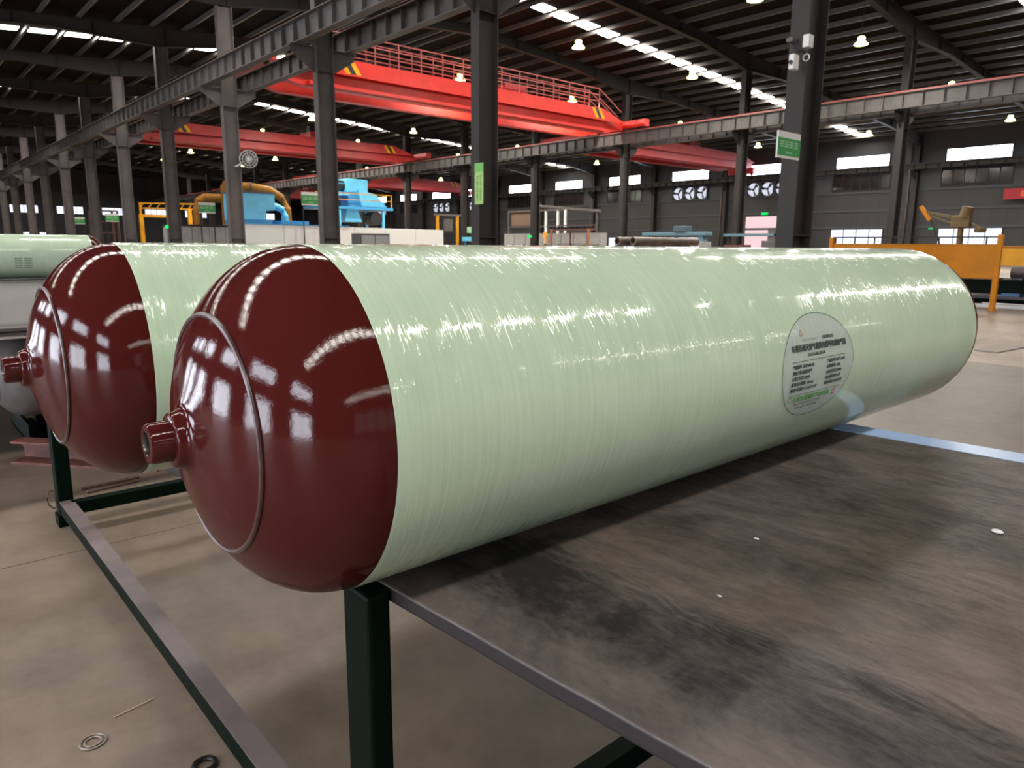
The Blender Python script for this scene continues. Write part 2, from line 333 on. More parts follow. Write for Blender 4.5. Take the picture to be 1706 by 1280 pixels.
# ------------------------------------------------------------------ overhead cranes
def crane(x, y0, y1, label, m_, walkway=True, zb=7.42, dz=0.0):
    t = thing('overhead_crane', label, 'crane', (x, y0, ZB+.74), 'overhead travelling cranes'); zt = zb+1.2; e = 1.9
    def prof(a, b): return [(y0+.35, a+.3), (y0+.35, min(b, a+.62)), (y0+e+.8, b), (y1-e-.8, b), (y1-.35, min(b, a+.62)), (y1-.35, a+.3), (y1-e, a), (y0+e, a)]
    MB().prism(prof(zb, zt), 'x', x-.28, x+.2).build('girder', m_, t)
    MB().prism([(y0+e+.2, zb+.03), (y0+e+.2, zb+.15), (y1-e-.2, zb+.15), (y1-e-.2, zb+.03)], 'x', x+.2, x+.5).build('bottom_flange', m_, t)
    MB().prism([(y0+.5, zb+.62), (y0+e+.6, zt+.02), (y1-e-.6, zt+.02), (y1-.5, zb+.62), (y1-e, zb+.58), (y0+e, zb+.58)], 'x', x+.5, x+.54).b2((x-.28, y0+e+.8, zt-.03), (x+.5, y1-e-.8, zt+.02)).build('walkway', m_, t)
    MB().prism(prof(zb, zt), 'x', x-2.2, x-1.75).build('girder', m_, t)
    for y, d in ((y0, 0), (y1, dz)):
        MB().b2((x-3.4+d*2.0, y-.22, ZB+.86-d), (x+1.7-d*2.4, y+.22, ZB+1.24-d*.8)).build('end_carriage', m_, t)
        for xx in (x-2.9+d*1.6, x+1.2-d*2.0): MB().lathe([(.001, -.06), (.16, -.06), (.16, .06), (.001, .06)], (xx, y, ZB+.90-d), 'y', 18).build('wheel', blk_m, t)
    for yy in (y0+3.4, y1-3.4):
        m1, m2 = MB(), MB()
        for q in range(2): m1.prism([(yy+.5*q, zt-.02), (yy+.5*q+.24, zt-.02), (yy+.5*q+.6, zb+.66), (yy+.5*q+.36, zb+.66)], 'x', x+.54, x+.546)
        m1.build('warning_stripes', yel_m, t)
        m2.prism([(yy+.24, zt-.02), (yy+.5, zt-.02), (yy+.86, zb+.66), (yy+.6, zb+.66)], 'x', x+.54, x+.545); m2.build('stripe_gap', blk_m, t)
    if walkway:
        for xx in (x+.52, x-.24):
            m = MB(); a, b = y0+2.8, y1-2.8; n = int((b-a)/1.15)
            for k in range(n+1): y = a+(b-a)*k/n; m.bar((xx, y, zt-.1), (xx, y, zt+1.02), .05)
            for z in (.36, .7, 1.02): m.bar((xx, a, zt+z), (xx, b, zt+z), .045)
            m.bar((xx, b, zt+1.02), (xx, y1-.9, zb+1.2), .045); m.bar((xx, b, zt+.55), (xx, y1-1.2, zb+.9), .045)
            m.build('railing', rail_m, t)
    yt = y0+.62*(y1-y0); tr = MB().b2((x-1.9, yt-.7, zt+.03), (x-.1, yt+.7, zt+.5)).build('trolley', redd_m, t)
    MB().tube([(x-1, yt-.45, zt+.75), (x-1, yt+.45, zt+.75)], .26, 16).build('drum', steel, tr)
    return t
crane(-29.6, YA+OFF, YB-OFF, 'bright red overhead crane with a railed walkway, nearest of the cranes', red_m)
crane(-51.5, YA+OFF, YB-OFF, 'darker red overhead crane behind and left of the bright red one', redd_m, False)
crane(-35.2, YB+OFF, YC-.3-OFF, 'dull red overhead crane in the far aisle before the fans', redd_m, False, dz=.6)
crane(-74.6, YB+OFF, YC-.3-OFF, 'distant dark red overhead crane left of the lime notice', redd_m, False, dz=.6)
crane(-101.0, YB+OFF, YC-.3-OFF, 'smallest and most distant red overhead crane above the blue machines', redd_m, False, dz=.6)

# ------------------------------------------------------------------ high-bay lamps
def lamp_proto(rod):
    t = thing('high_bay_lamp', '', 'lamp', (0, 0, 0), 'glowing high-bay lamps under the roof')
    MB().lathe([(.10, .15), (.15, .13), (.22, .07), (.26, .02), (.26, 0), (.23, -.01), (.0, .0)], n=24).build('shade', lamp_m, t)
    MB().lathe([(.001, .31), (.09, .31), (.13, .28), (.14, .21), (.1, .18), (.08, .15)], n=20).build('ballast', lamp_m, t)
    MB().tube([(0, 0, .31), (0, 0, rod)], .009, 6).build('rod', steel, t)
    ld = bpy.data.lights.new('lamp_light', 'AREA'); ld.shape = 'DISK'; ld.size = .45; ld.energy = LAMP_W; ld.color = (1, .97, .86)
    lo = bpy.data.objects.new('lamp_light', ld); C.objects.link(lo); lo.parent = t; lo.location = (0, 0, -.03); return t
for y, z, rod, rn in ((23.0, 9.0, 2.16, 'the ridge row'), (30.9, 9.0, 1.72, 'the row before the middle columns'), (41.0, 8.75, 1.3, 'the row beyond the middle columns'), (50.6, 8.3, 1.1, 'the row nearest the far wall')):
    lp = lamp_proto(rod)
    for k in range(1, 10):
        loc = (COLX[3+k]-.1, y, z); lb = 'glowing high-bay lamp, %s from the right in %s' % (ORD[k-1], rn)
        if k == 1: lp.location = loc; lp['label'] = lb
        else: dup(lp, loc, lb)

# ------------------------------------------------------------------ gas cylinders
def wrap_mat():
    m = mat('pale green glass fibre wrap', (190, 205, 182), .45, coat=.85, spec=.05); nt = m.node_tree; b = nt.nodes['Principled BSDF']; N = nt.nodes.new; L = nt.links.new
    tc = N('ShaderNodeTexCoord'); uv = tc.outputs['UV']
    def noise(sc, det, stretch, rough=.6):
        mp = N('ShaderNodeMapping'); mp.inputs['Scale'].default_value = stretch; L(uv, mp.inputs[0])
        n = N('ShaderNodeTexNoise'); n.inputs['Scale'].default_value = sc; n.inputs['Detail'].default_value = det; n.inputs['Roughness'].default_value = rough; L(mp.outputs[0], n.inputs['Vector']); return n.outputs[0]
    hoop = noise(1, 5, (5, 150, 1)); fine = noise(1, 3, (22, 420, 1)); blot = noise(1, 4, (7, 5, 1))
    mx = N('ShaderNodeMix'); mx.data_type = 'FLOAT'; mx.inputs[0].default_value = .5; L(hoop, mx.inputs[2]); L(blot, mx.inputs[3])
    r = N('ShaderNodeValToRGB'); e = r.color_ramp.elements; e[0].position = .33; e[1].position = .66; e[0].color = lin((172, 192, 166)); e[1].color = lin((192, 209, 184)); L(mx.outputs[0], r.inputs[0]); L(r.outputs[0], b.inputs['Base Color'])
    ad = N('ShaderNodeMath'); ad.operation = 'MULTIPLY_ADD'; L(fine, ad.inputs[0]); ad.inputs[1].default_value = .35; L(hoop, ad.inputs[2])
    lump = noise(1, 2, (42, 110, 1)); a2 = N('ShaderNodeMath'); a2.operation = 'MULTIPLY_ADD'; L(lump, a2.inputs[0]); a2.inputs[1].default_value = .75; L(ad.outputs[0], a2.inputs[2])
    bp = N('ShaderNodeBump'); bp.inputs['Strength'].default_value = 1.0; bp.inputs['Distance'].default_value = .0005; L(a2.outputs[0], bp.inputs['Height'])
    L(bp.outputs[0], b.inputs['Normal'])
    geo = N('ShaderNodeNewGeometry'); tg = N('ShaderNodeTangent'); tg.direction_type = 'RADIAL'; tg.axis = 'Y'
    j1 = noise(1, 2.0, (20, 200, 1)); j2 = noise(1, 1.2, (22, 640, 1)); jm = N('ShaderNodeMix'); jm.data_type = 'FLOAT'; jm.inputs[0].default_value = .5; L(j1, jm.inputs[2]); L(j2, jm.inputs[3])
    ce = N('ShaderNodeMath'); ce.operation = 'SUBTRACT'; ce.inputs[1].default_value = .5; L(jm.outputs[0], ce.inputs[0])
    ab = N('ShaderNodeMath'); ab.operation = 'ABSOLUTE'; L(ce.outputs[0], ab.inputs[0]); sq = N('ShaderNodeMath'); sq.operation = 'MULTIPLY'; L(ce.outputs[0], sq.inputs[0]); L(ab.outputs[0], sq.inputs[1])
    sc = N('ShaderNodeMath'); sc.operation = 'MULTIPLY'; sc.inputs[1].default_value = 8.5; L(sq.outputs[0], sc.inputs[0])
    tv = N('ShaderNodeVectorMath'); tv.operation = 'SCALE'; L(tg.outputs[0], tv.inputs[0]); L(sc.outputs[0], tv.inputs['Scale'])
    av = N('ShaderNodeVectorMath'); av.operation = 'ADD'; L(geo.outputs['Normal'], av.inputs[0]); L(tv.outputs[0], av.inputs[1])
    nv = N('ShaderNodeVectorMath'); nv.operation = 'NORMALIZE'; L(av.outputs[0], nv.inputs[0]); L(nv.outputs[0], b.inputs['Coat Normal']); b.inputs['Coat Roughness'].default_value = .035
    return m
wrap_m = wrap_mat()
maroon = mat('maroon enamel', (68, 23, 21), .35, coat=.62, bump=.00022, scale=60, spec=0.0); maroon.node_tree.nodes['Principled BSDF'].inputs['Coat Roughness'].default_value = .05
weld_m = mat('dull brown weld bead', (62, 34, 32), .4, 0, .3, 60, bump=.001, coat=.4)
liner_m = mat('bare grey steel liner', (118, 112, 110), .45, .1, .15, 6)
bore_m = mat('dark machined bore', (120, 118, 116), .3, .9)
film_m = mat('clear label film', (206, 206, 216), .25, coat=.5)
ink_m, inkg_m, inkr_m, oline_m = mat('black ink', (44, 52, 46), .5), mat('green ink', (74, 150, 52), .5), mat('red ink', (190, 70, 60), .5), mat('dark green outline ink', (66, 96, 70), .5)
RT = .21; LEN = 1.71
def film_mix():
    nt = film_m.node_tree; b = nt.nodes['Principled BSDF']; b.inputs['Alpha'].default_value = .34
film_mix()
def dome(r0=.034, n=26):            # elliptical end, local axial distance measured outward
    out = []
    for k in range(n+1):
        ph = math.pi/2*k/n; r = .2085*math.cos(ph)
        if r < .052: break
        out.append((r, .144*math.sin(ph)))
    return out+[(.046, .1415), (.039, .1435), (.034, .1465), (.031, .151), (.030, .1555), (.0285, .157), (.0225, .158), (.0222, .178), (.0205, .1805), (.0135, .181)]
def uv_wrap(o, y0):
    me = o.data; uv = me.uv_layers.new(name='wrap')
    co = np.zeros(len(me.vertices)*3, np.float32); me.vertices.foreach_get('co', co); co = co.reshape(-1, 3)
    for p in me.polygons:
        a = [math.atan2(co[me.loops[i].vertex_index][2], co[me.loops[i].vertex_index][0]) for i in p.loop_indices]
        mx = max(a)
        for i, t in zip(p.loop_indices, a):
            if mx-t > math.pi: t += 2*math.pi
            uv.data[i].uv = (t*.21, co[me.loops[i].vertex_index][1])
def gas_cylinder(loc, label, wrapped=True, dome_m=maroon):
    t = thing('gas_cylinder', label, 'gas cylinder', (0, 0, 0))
    if wrapped:
        pr = [(.2090, -.002), (RT, .004)]+[(RT, y) for y in np.linspace(.03, LEN-.03, 24)]+[(RT, LEN-.004), (.2090, LEN+.002)]
        o = MB().lathe(pr, ax='y', n=128).build('fibre_wrap', wrap_m, t); uv_wrap(o, 0)
    else: MB().lathe([(.2085, 0), (.2085, LEN)], ax='y', n=96).build('shell', dome_m, t)
    for sg, yb in ((-1, 0), (1, LEN)):
        e = MB().lathe([(r, yb+sg*a) for r, a in dome()], ax='y', n=96).build('dome_end', dome_m, t)
        MB().lathe([(.0135, yb+sg*.181), (.0125, yb+sg*.178), (.0132, yb+sg*.174), (.0122, yb+sg*.17), (.013, yb+sg*.165), (.012, yb+sg*.15), (.001, yb+sg*.145)], ax='y', n=24).build('threaded_bore', bore_m, e)
        q = [(.1330+.0034*math.cos(2*math.pi*k/8), yb+sg*(.1112+.0030*math.sin(2*math.pi*k/8))) for k in range(8)]
        MB().lathe(q, ax='y', n=96, closed=True).build('weld_seam', weld_m, e)
    t.location = loc; LOC[t.name] = (0, 0, 0); return t
T1 = gas_cylinder((-.8116, .379, .7906), 'pale green wrapped gas cylinder with a round data label, resting on the black board')
T2 = gas_cylinder((-1.449, .327, .7906), 'pale green gas cylinder with maroon ends lying behind the labelled cylinder')
# data label on the first cylinder
def on_tank(x, a, r=RT+.0009): return (r*math.cos(a/RT), .881+x, r*math.sin(a/RT))     # x along the axis, a along the arc
lab = MB(); N_ = 64; rim = [(.131*math.cos(2*math.pi*k/N_), .004+.0955*math.sin(2*math.pi*k/N_)) for k in range(N_)]
rings = [[on_tank(x*s, .004+(a-.004)*s) for x, a in rim] for s in (1, .85, .7, .55, .4, .25, .1)]
vs = [p for g in rings for p in g]+[on_tank(0, .004)]
lab.add(vs, [(i*N_+k, i*N_+(k+1) % N_, (i+1)*N_+(k+1) % N_, (i+1)*N_+k) for i in range(6) for k in range(N_)]+[(6*N_+k, 6*N_+(k+1) % N_, 7*N_) for k in range(N_)], True)
label = lab.build('label', film_m, T1); label['label'] = 'clear oval data label with black print and a green outline'
def strip(pts, wd, name, m, close=False):
    b = MB(); P = []
    n = len(pts)
    for i, (x, a) in enumerate(pts):
        x0, a0 = pts[(i-1) % n] if (close or i) else pts[i]; x1, a1 = pts[(i+1) % n] if (close or i < n-1) else pts[i]
        dx, da = x1-x0, a1-a0; l = math.hypot(dx, da) or 1; nx, na = -da/l*wd/2, dx/l*wd/2
        P += [on_tank(x+nx, a+na, RT+.0014), on_tank(x-nx, a-na, RT+.0014)]
    b.add(P, [(2*i, 2*i+1, (2*i+3) % (2*n), (2*i+2) % (2*n)) for i in range(n if close else n-1)]); return b.build(name, m, label)
strip(rim, .0012, 'outline', oline_m, True)
strip([(-.1+.01*k, .0165) for k in range(21)], .001, 'rule', oline_m)
strip([(-.098+.01*k, -.044) for k in range(20)], .001, 'rule', oline_m)
def text_mesh(txt, size, align='LEFT', font_x=1.0):
    c = bpy.data.curves.new('t', 'FONT'); c.body = txt; c.size = size; c.align_x = align; c.resolution_u = 2
    o = bpy.data.objects.new('t', c); C.objects.link(o); dg = bpy.context.evaluated_depsgraph_get(); me = bpy.data.meshes.new_from_object(o.evaluated_get(dg))
    vs = [tuple(v.co) for v in me.vertices]; fs = [tuple(p.vertices) for p in me.polygons]
    bpy.data.objects.remove(o); bpy.data.curves.remove(c); bpy.data.meshes.remove(me); return vs, fs
def ink(txt, x, a, size, width, name, m, bold=.0):
    vs, fs = text_mesh(txt, size); 
    if not vs: return
    x0 = min(v[0] for v in vs); sx = width/(max(v[0] for v in vs)-x0)
    b = MB(); b.add([on_tank(x+(v[0]-x0)*sx, a+v[1], RT+.0015) for v in vs], fs)
    for d in ((bold, 0), (0, bold)) if bold else (): b.add([on_tank(x+(v[0]-x0)*sx+d[0], a+v[1]+d[1], RT+.0016) for v in vs], fs)
    b.build(name, m, label)
ink('车用压缩天然气钢质内胆环向缠绕气瓶', -.1, .0345, .0125, .2, 'title_text', ink_m, .0011)
ink('CNG2-G-406-200-20B', -.045, .0235, .0078, .062, 'model_text', ink_m, .0004)
ink('TS2210F20-2021', -.06, .0515, .005, .052, 'small_print', gry_m)
ink('1002006205', .012, .0505, .0085, .042, 'number_text', ink_m, .0004)
for i, (tx, wd) in enumerate((('气瓶编号: S5RP9A0148', .073), ('充装介质:压缩天然气', .068), ('公称工作压力:20MPa', .063), ('瓶体设计壁厚: 5.8 mm', .078), ('制造许可证编号:TS2210671-2021', .093))):
    ink(tx, -.097, .0052-.0102*i, .0074, wd, 'left_column_text', ink_m, .0006)
for i, (tx, wd) in enumerate((('产品标准号:GB/T 24160', .07), ('公称容积: 200L', .055), ('水压试验压力:30MPa', .06), ('设计使用年限:15年', .058), ('制造日期:2020年07月', .068))):
    ink(tx, .025, .0062-.0102*i, .0072, wd, 'right_column_text', ink_m, .0006)
ink('石家庄安瑞科气体机械', -.078, -.0565, .0108, .135, 'maker_text', inkg_m, .0006)
ink('地址:石家庄高新技术开发区', -.07, -.0645, .005, .1, 'small_print', oline_m)
ink('电话 邮编', -.06, -.0715, .0045, .08, 'small_print', oline_m)
strip([(-.094, -.056), (-.086, -.056), (-.082, -.0515), (-.086, -.047), (-.094, -.047), (-.097, -.0515)], .0012, 'logo', inkg_m, True)
strip([(.068, -.05), (.068, -.058), (.08, -.058), (.08, -.05)], .003, 'red_mark', inkr_m, True)
strip([(-.066, .0605), (-.066, .0655), (-.062, .0705), (-.058, .0655), (-.058, .0605)], .0014, 'red_mark', inkr_m, True)

# ------------------------------------------------------------------ green rack and black board
rk = thing('green_rack', 'dark green steel tube rack carrying the two gas cylinders', 'rack', (-1.84, 1.04, 0))
X0, X1, Y0, Y1 = -2.925, -.757, .43, 1.62
for x in (X0, X1):
    for y in (Y0, Y1):
        near = x == X1 and y == Y0
        p = MB().b2((x-.032, y-.024, .03), (x+.032, y+(.0085 if near else .024), .5792 if near else .561)).build('post', grn_m, rk, bevel=.005)
        MB().b2((x-.034, y-.03, 0), (x+.034, y+.03, .042)).build('foot', grn_m, p, bevel=.002)
for y in (Y0, Y1):
    r_ = MB().b2((X0+.032, y-.022, .05), (X1-.032, y+.022, .0935)).build('lower_rail', grn_m, rk, bevel=.003)
    MB().b2((X0+.032, y-.0215, .0938), (X1-.032, y+.0215, .096)).build('worn_top', worn_m, r_)['label'] = 'worn grey top face of the rail'
for y in (Y0+.09, Y1):
    MB().b2((X0+.032, y-.02, .546), (X1-.032, y+.02, .5605)).build('top_rail', grn_m, rk)
for x in (X0+.05, X1):
    MB().b2((x-.02, Y0+.01, .05), (x+.02, Y1-.024, .096)).build('crossbar', grn_m, rk, bevel=.003)
    MB().b2((x-.02, Y0+.03, .546), (x+.02, Y1-.024, .5605)).build('top_crossbar', grn_m, rk)
# second rack under the right part of the board (its posts stand just outside the frame)
rk2 = thing('green_rack', 'dark green rack under the right half of the black board', 'rack', (.9, 1.1, 0))
for x in (.30, 1.5):
    for y in (.56, 1.66):
        MB().b2((x-.03, y-.03, 0), (x+.03, y+.03, .561)).build('post', grn_m, rk2)
    MB().b2((x-.02, .59, .51), (x+.02, 1.63, .561)).build('top_crossbar', grn_m, rk2)
def board_mat():
    m = mat('worn black rubber board', (70, 62, 58), .5, spec=.3); nt = m.node_tree; b = nt.nodes['Principled BSDF']; N = nt.nodes.new; L = nt.links.new
    tc = N('ShaderNodeTexCoord')
    def noise(sc, det, st, rough=.65, dist=0):
        mp = N('ShaderNodeMapping'); mp.inputs['Scale'].default_value = st; L(tc.outputs['Object'], mp.inputs[0]); n = N('ShaderNodeTexNoise'); n.inputs['Scale'].default_value = sc
        n.inputs['Detail'].default_value = det; n.inputs['Roughness'].default_value = rough; n.inputs['Distortion'].default_value = dist; L(mp.outputs[0], n.inputs['Vector']); return n.outputs[0]
    def ramp(x, p0, p1, c0, c1):
        r = N('ShaderNodeValToRGB'); e = r.color_ramp.elements; e[0].position, e[1].position = p0, p1; e[0].color, e[1].color = c0, c1; L(x, r.inputs[0]); return r.outputs[0]
    big = noise(3.4, 10, (1, 1.6, 1), .72, 1.2); streak = noise(3, 9, (3, 11, 1), .72, 1.6); fine = noise(42, 9, (1, 1.7, 1), .8); brown = noise(1.7, 5, (1, 1, 1))
    mx = N('ShaderNodeMix'); mx.data_type = 'FLOAT'; mx.inputs[0].default_value = .24; L(big, mx.inputs[2]); L(streak, mx.inputs[3])
    m2 = N('ShaderNodeMix'); m2.data_type = 'FLOAT'; m2.inputs[0].default_value = .3; L(mx.outputs[0], m2.inputs[2]); L(fine, m2.inputs[3])
    sp = N('ShaderNodeSeparateXYZ'); L(tc.outputs['Object'], sp.inputs[0])            # dirt bands run along the near edge
    v1 = N('ShaderNodeMath'); v1.operation = 'MULTIPLY_ADD'; L(sp.outputs[0], v1.inputs[0]); v1.inputs[1].default_value = -.0636; L(sp.outputs[1], v1.inputs[2])
    v2 = N('ShaderNodeMath'); v2.operation = 'MULTIPLY_ADD'; L(streak, v2.inputs[0]); v2.inputs[1].default_value = .16; L(v1.outputs[0], v2.inputs[2])
    v3 = N('ShaderNodeMath'); v3.operation = 'SUBTRACT'; v3.inputs[1].default_value = .4877+.08; L(v2.outputs[0], v3.inputs[0])
    rr = N('ShaderNodeValToRGB'); el = rr.color_ramp.elements; el[0].position = 0; el[0].color = (.6,)*3+(1,); el[1].position = 1; el[1].color = (.5,)*3+(1,)
    for p, g in ((.05, .56), (.10, .28), (.19, .27), (.25, .60), (.33, .62), (.42, .44), (.55, .52), (.72, .36), (.85, .46)): e_ = el.new(p); e_.color = (g,)*3+(1,)
    L(v3.outputs[0], rr.inputs[0])
    m3 = N('ShaderNodeMix'); m3.data_type = 'FLOAT'; m3.inputs[0].default_value = .33; L(m2.outputs[0], m3.inputs[2]); L(rr.outputs[0], m3.inputs[3])
    c = ramp(m3.outputs[0], .40, .585, lin((38, 35, 35)), lin((106, 95, 91)))
    gz = N('ShaderNodeMath'); gz.operation = 'LESS_THAN'; gz.inputs[1].default_value = .5785; L(sp.outputs[2], gz.inputs[0])      # bare black rubber on the cut edge
    cz = N('ShaderNodeMix'); cz.data_type = 'RGBA'; L(gz.outputs[0], cz.inputs[0]); L(c, cz.inputs[6]); cz.inputs[7].default_value = lin((44, 40, 41)); c = cz.outputs[2]
    br = N('ShaderNodeMix'); br.data_type = 'RGBA'; br.blend_type = 'MULTIPLY'; L(ramp(brown, .48, .62, (0, 0, 0, 1), (1, 1, 1, 1)), br.inputs[0]); L(c, br.inputs[6]); br.inputs[7].default_value = (1.0, .94, .84, 1); L(br.outputs[2], b.inputs['Base Color'])
    L(ramp(streak, .35, .65, (.62, .62, .62, 1), (.4, .4, .4, 1)), b.inputs['Roughness'])
    bp = N('ShaderNodeBump'); bp.inputs['Distance'].default_value = .0012; bp.inputs['Strength'].default_value = .6; L(m2.outputs[0], bp.inputs['Height']); L(bp.outputs[0], b.inputs['Normal']); return m
AB = .0635
bd = MB(); nseg = 40; top, bot = [], []
def bpt(u, v): return (-.758+u*math.cos(AB)-v*math.sin(AB), .4395+u*math.sin(AB)+v*math.cos(AB))
prof = [(.0, -.0015), (.0016, -.0002), (.004, 0)]
us = np.linspace(-1.15, 2.4, 60); rng = random.Random(2); wob = [.0022*math.sin(3.1*u)+.0012*math.sin(11*u+1)+.0012*rng.uniform(-1, 1) for u in us]
vs = []
for u, wv in zip(us, wob):
    for v, z in ((.0008, .5611), (0, .564), (0, .5775), (.0014, .5801), (.004, .5806), (1.224, .5806), (1.2245, .5611)):
        x, y = bpt(u, v+(wv if v < .1 else 0)); vs.append((x, y, z))
K = 7; bd.add(vs, [(i*K+k, i*K+(k+1) % K, (i+1)*K+(k+1) % K, (i+1)*K+k) for i in range(len(us)-1) for k in range(K)]+[tuple(range(K))[::-1], tuple(range((len(us)-1)*K, len(us)*K))])
tag(bd.build('rubber_board', board_mat()), 'worn black rubber covered board under the labelled gas cylinder', 'board')
blue_s = MB(); vs = []
for u in np.linspace(.062, 2.4, 20):
    for v, z in ((1.2265, .570), (1.2265, .5812), (1.30, .5820), (1.30, .570)): x, y = bpt(u, v); vs.append((x, y, z))
blue_s.add(vs, [(i*4+k, i*4+(k+1) % 4, (i+1)*4+(k+1) % 4, (i+1)*4+k) for i in range(19) for k in range(4)]+[(3, 2, 1, 0), (76, 77, 78, 79)])
tag(blue_s.build('blue_edge_strip', mat('light blue plastic', (160, 186, 226), .3, 0, .06, 3)), 'light blue strip along the far edge of the black board', 'strip')
scrap_m = mat('white scrap', (214, 206, 204), .5)
for i, (x, y, r_, lb) in enumerate(((-.293, 1.231, .0062, 'largest white scrap on the right of the black board'), (-.515, .93, .0028, 'small white crumb near the middle of the black board'), (-.45, .735, .002, 'tiny white crumb on the near part of the black board'))):
    m = MB().lathe([(.001, .0), (r_, .001), (r_*1.1, r_*.4), (r_*.7, r_*.8), (.001, r_*.9)], (0, 0, 0), 'z', 9)
    m.v = [(x+v[0]*(1.3 if i else 1.25)+.0008*math.sin(40*v[1]*50), y+v[1], .5806+v[2]) for v in m.v]
    tag(m.build('plastic_scrap', scrap_m), lb, 'scrap', 'white scraps on the black board')

# ------------------------------------------------------------------ small things on the floor
def ring(x, y, r, t_, lb, m_):
    q = lambda R, a: [(R+a*math.cos(2*math.pi*k/8), a*.7+a*.7*math.sin(2*math.pi*k/8)) for k in range(8)]
    o = MB().lathe(q(r, t_), (x, y, 0), 'z', 36, True)
    if t_ < .004: o.lathe(q(r*.66, t_), (x, y, 0), 'z', 32, True)
    tag(o.build('washer_ring', m_), lb, 'ring', 'steel rings dropped on the floor')
ring(-1.546, .229, .0235, .0026, 'pale double steel ring lying on the concrete floor', mat('dull steel', (128, 118, 110), .35, .6))
ring(-1.327, .377, .0195, .006, 'dark steel ring half cut off at the bottom edge', mat('black steel', (34, 32, 30), .35, .5))
tag(MB().tube([(-1.603, .28, .0018), (-1.611, .322, .0018), (-1.619, .364, .0018)], .0014, 8).build('thin_rod', mat('straw coloured rod', (190, 168, 146), .6)), 'thin straw coloured rod on the floor near the double ring', 'rod')
tag(MB().tube([(-2.9, .403, .13), (-2.9, .385, .142), (-2.9, .373, .118), (-2.9, .377, .09), (-2.9, .392, .072), (-2.9, .403, .085), (-2.9, .396, .11), (-2.9, .383, .105)], .003, 8).build('wire_hook', mat('rusty wire', (84, 70, 60), .5, .4)), 'bent wire tied round the left leg of the green rack', 'wire')
tag(MB().prism([(-2.36, 8.22), (-2.16, 8.21), (-2.1, 8.94), (-2.36, 9.0)], 'z', .0, .012).build('floor_plate', mat('grey brown plate', (122, 110, 102), .5)), 'thin grey plate lying on the floor right of the cylinder', 'plate')
rust = mat('rusty red steel', (112, 66, 58), .6, 0, .3, 8)
t = thing('steel_beam', 'rusty red steel channel lying on the floor behind the cylinders', 'beam', (-3.72, .6, 0))
p0, p1 = Vector((-3.98, .45, 0)), Vector((-3.42, .92, 0))
MB().bar(p0+Vector((0, 0, .05)), p1+Vector((0, 0, .05)), .008, .09).build('web', rust, t)
MB().bar(p0+Vector((.03, -.03, .005)), p1+Vector((.03, -.03, .005)), .1, .01).bar(p0+Vector((.03, -.03, .098)), p1+Vector((.03, -.03, .098)), .08, .01).build('flange', rust, t)
for k, (a, b) in enumerate((((-4.23, .47, .012), (-3.9, .83, .012)), ((-3.30, .545, .012), (-3.32, .77, .012)), ((-3.24, .555, .012), (-3.27, .76, .012)))):
    tag(MB().tube([(a[0], a[1], .006), (b[0], b[1], .006)], .006, 10).build('steel_rod', mat('rust brown rod', (96, 72, 62), .5)), ('thin brown rod on the floor left of the rusty channel', 'farther of two short brown rods beside the rack leg', 'nearer of two short brown rods beside the rack leg')[k], 'rod', 'loose steel rods')

# ------------------------------------------------------------------ cylinders and table behind, at the far left
T3 = dup(T2, (-8.45, -.02, .862), 'pale green gas cylinder with a maroon end lying on the far grey table')
lb = MB()
for k in range(6):
    for y0_, y1_ in ((1.05, 1.11), (1.125, 1.19)):
        a0, a1 = -.05-.085*k, -.075-.085*k
        lb.add([(.2108*math.cos(a), y, .2108*math.sin(a)) for a, y in ((a0, y0_), (a0, y1_), (a1, y1_), (a1, y0_))], [(0, 1, 2, 3)])
lo_ = lb.build('label', ink_m); lo_.parent = T3; lo_['label'] = 'dark printed label lines'
matg_m = mat('grey rubber sheet', (76, 69, 70), .45, 0, .25, 1.4, stretch=(.6, 2, 1), rgb2=(66, 60, 62))
tb = thing('sheet_table', 'low table under grey sheeting at the far left behind the cylinders', 'table', (-6.9, .9, 0))
MB().b2((-10.2, -1.1, .628), (-3.66, 2.05, .646)).build('table_top', matg_m, tb, bevel=.004)
m = MB(); vs = []; nx, ny = 26, 16
for i in range(nx):
    for j in range(ny):
        x = -6.4+(2.78)*i/(nx-1); y = -1.05+2.95*j/(ny-1); z = .650+.004*math.sin(5*x+3*y)+.012*max(0, math.sin(2.2*x+1.3*y+.6))
        if i == nx-1: z -= .05
        vs.append((x, y, z))
m.add(vs, [(i*ny+j, (i+1)*ny+j, (i+1)*ny+j+1, i*ny+j+1) for i in range(nx-1) for j in range(ny-1)], True)
m.build('loose_sheet', matg_m, tb)
for x in (-10.0, -7.2, -3.9):
    for y in (-.9, .62, 1.9): MB().b2((x-.03, y-.03, 0), (x+.03, y+.03, .628)).build('leg', grn_m, tb)
T4 = gas_cylinder((-4.05, .487, .40), 'bare grey gas cylinder lying under the far grey table', False, liner_m)
ch_m = grn_m
for k, (x, lb) in enumerate(((-4.2, 'green steel channel under the near end of the bare grey cylinder'),)):
    t = thing('support_channel', lb, 'channel', (x, .5, 0))
    MB().b2((x-.65, .50, .0), (x+.0, .515, .11)).b2((x-.65, .60, .0), (x+.0, .615, .11)).b2((x-.65, .50, 0), (x, .615, .012)).build('channel', grn_m, t)
t = thing('cradle_stand', 'black cradle holding the bare grey cylinder', 'stand', (-4.05, 1.3, 0))
for y in (.95, 1.9):
    MB().b2((-4.3, y-.03, 0), (-3.8, y+.03, .05)).build('base', blk_m, t)
    for sg in (-1, 1): MB().b2((-4.05+sg*.2-.03, y-.03, .05), (-4.05+sg*.2+.03, y+.03, .33)).build('arm', blk_m, t)
    MB().b2((-4.2, y-.03, .05), (-3.9, y+.03, .1905)).build('saddle', blk_m, t)

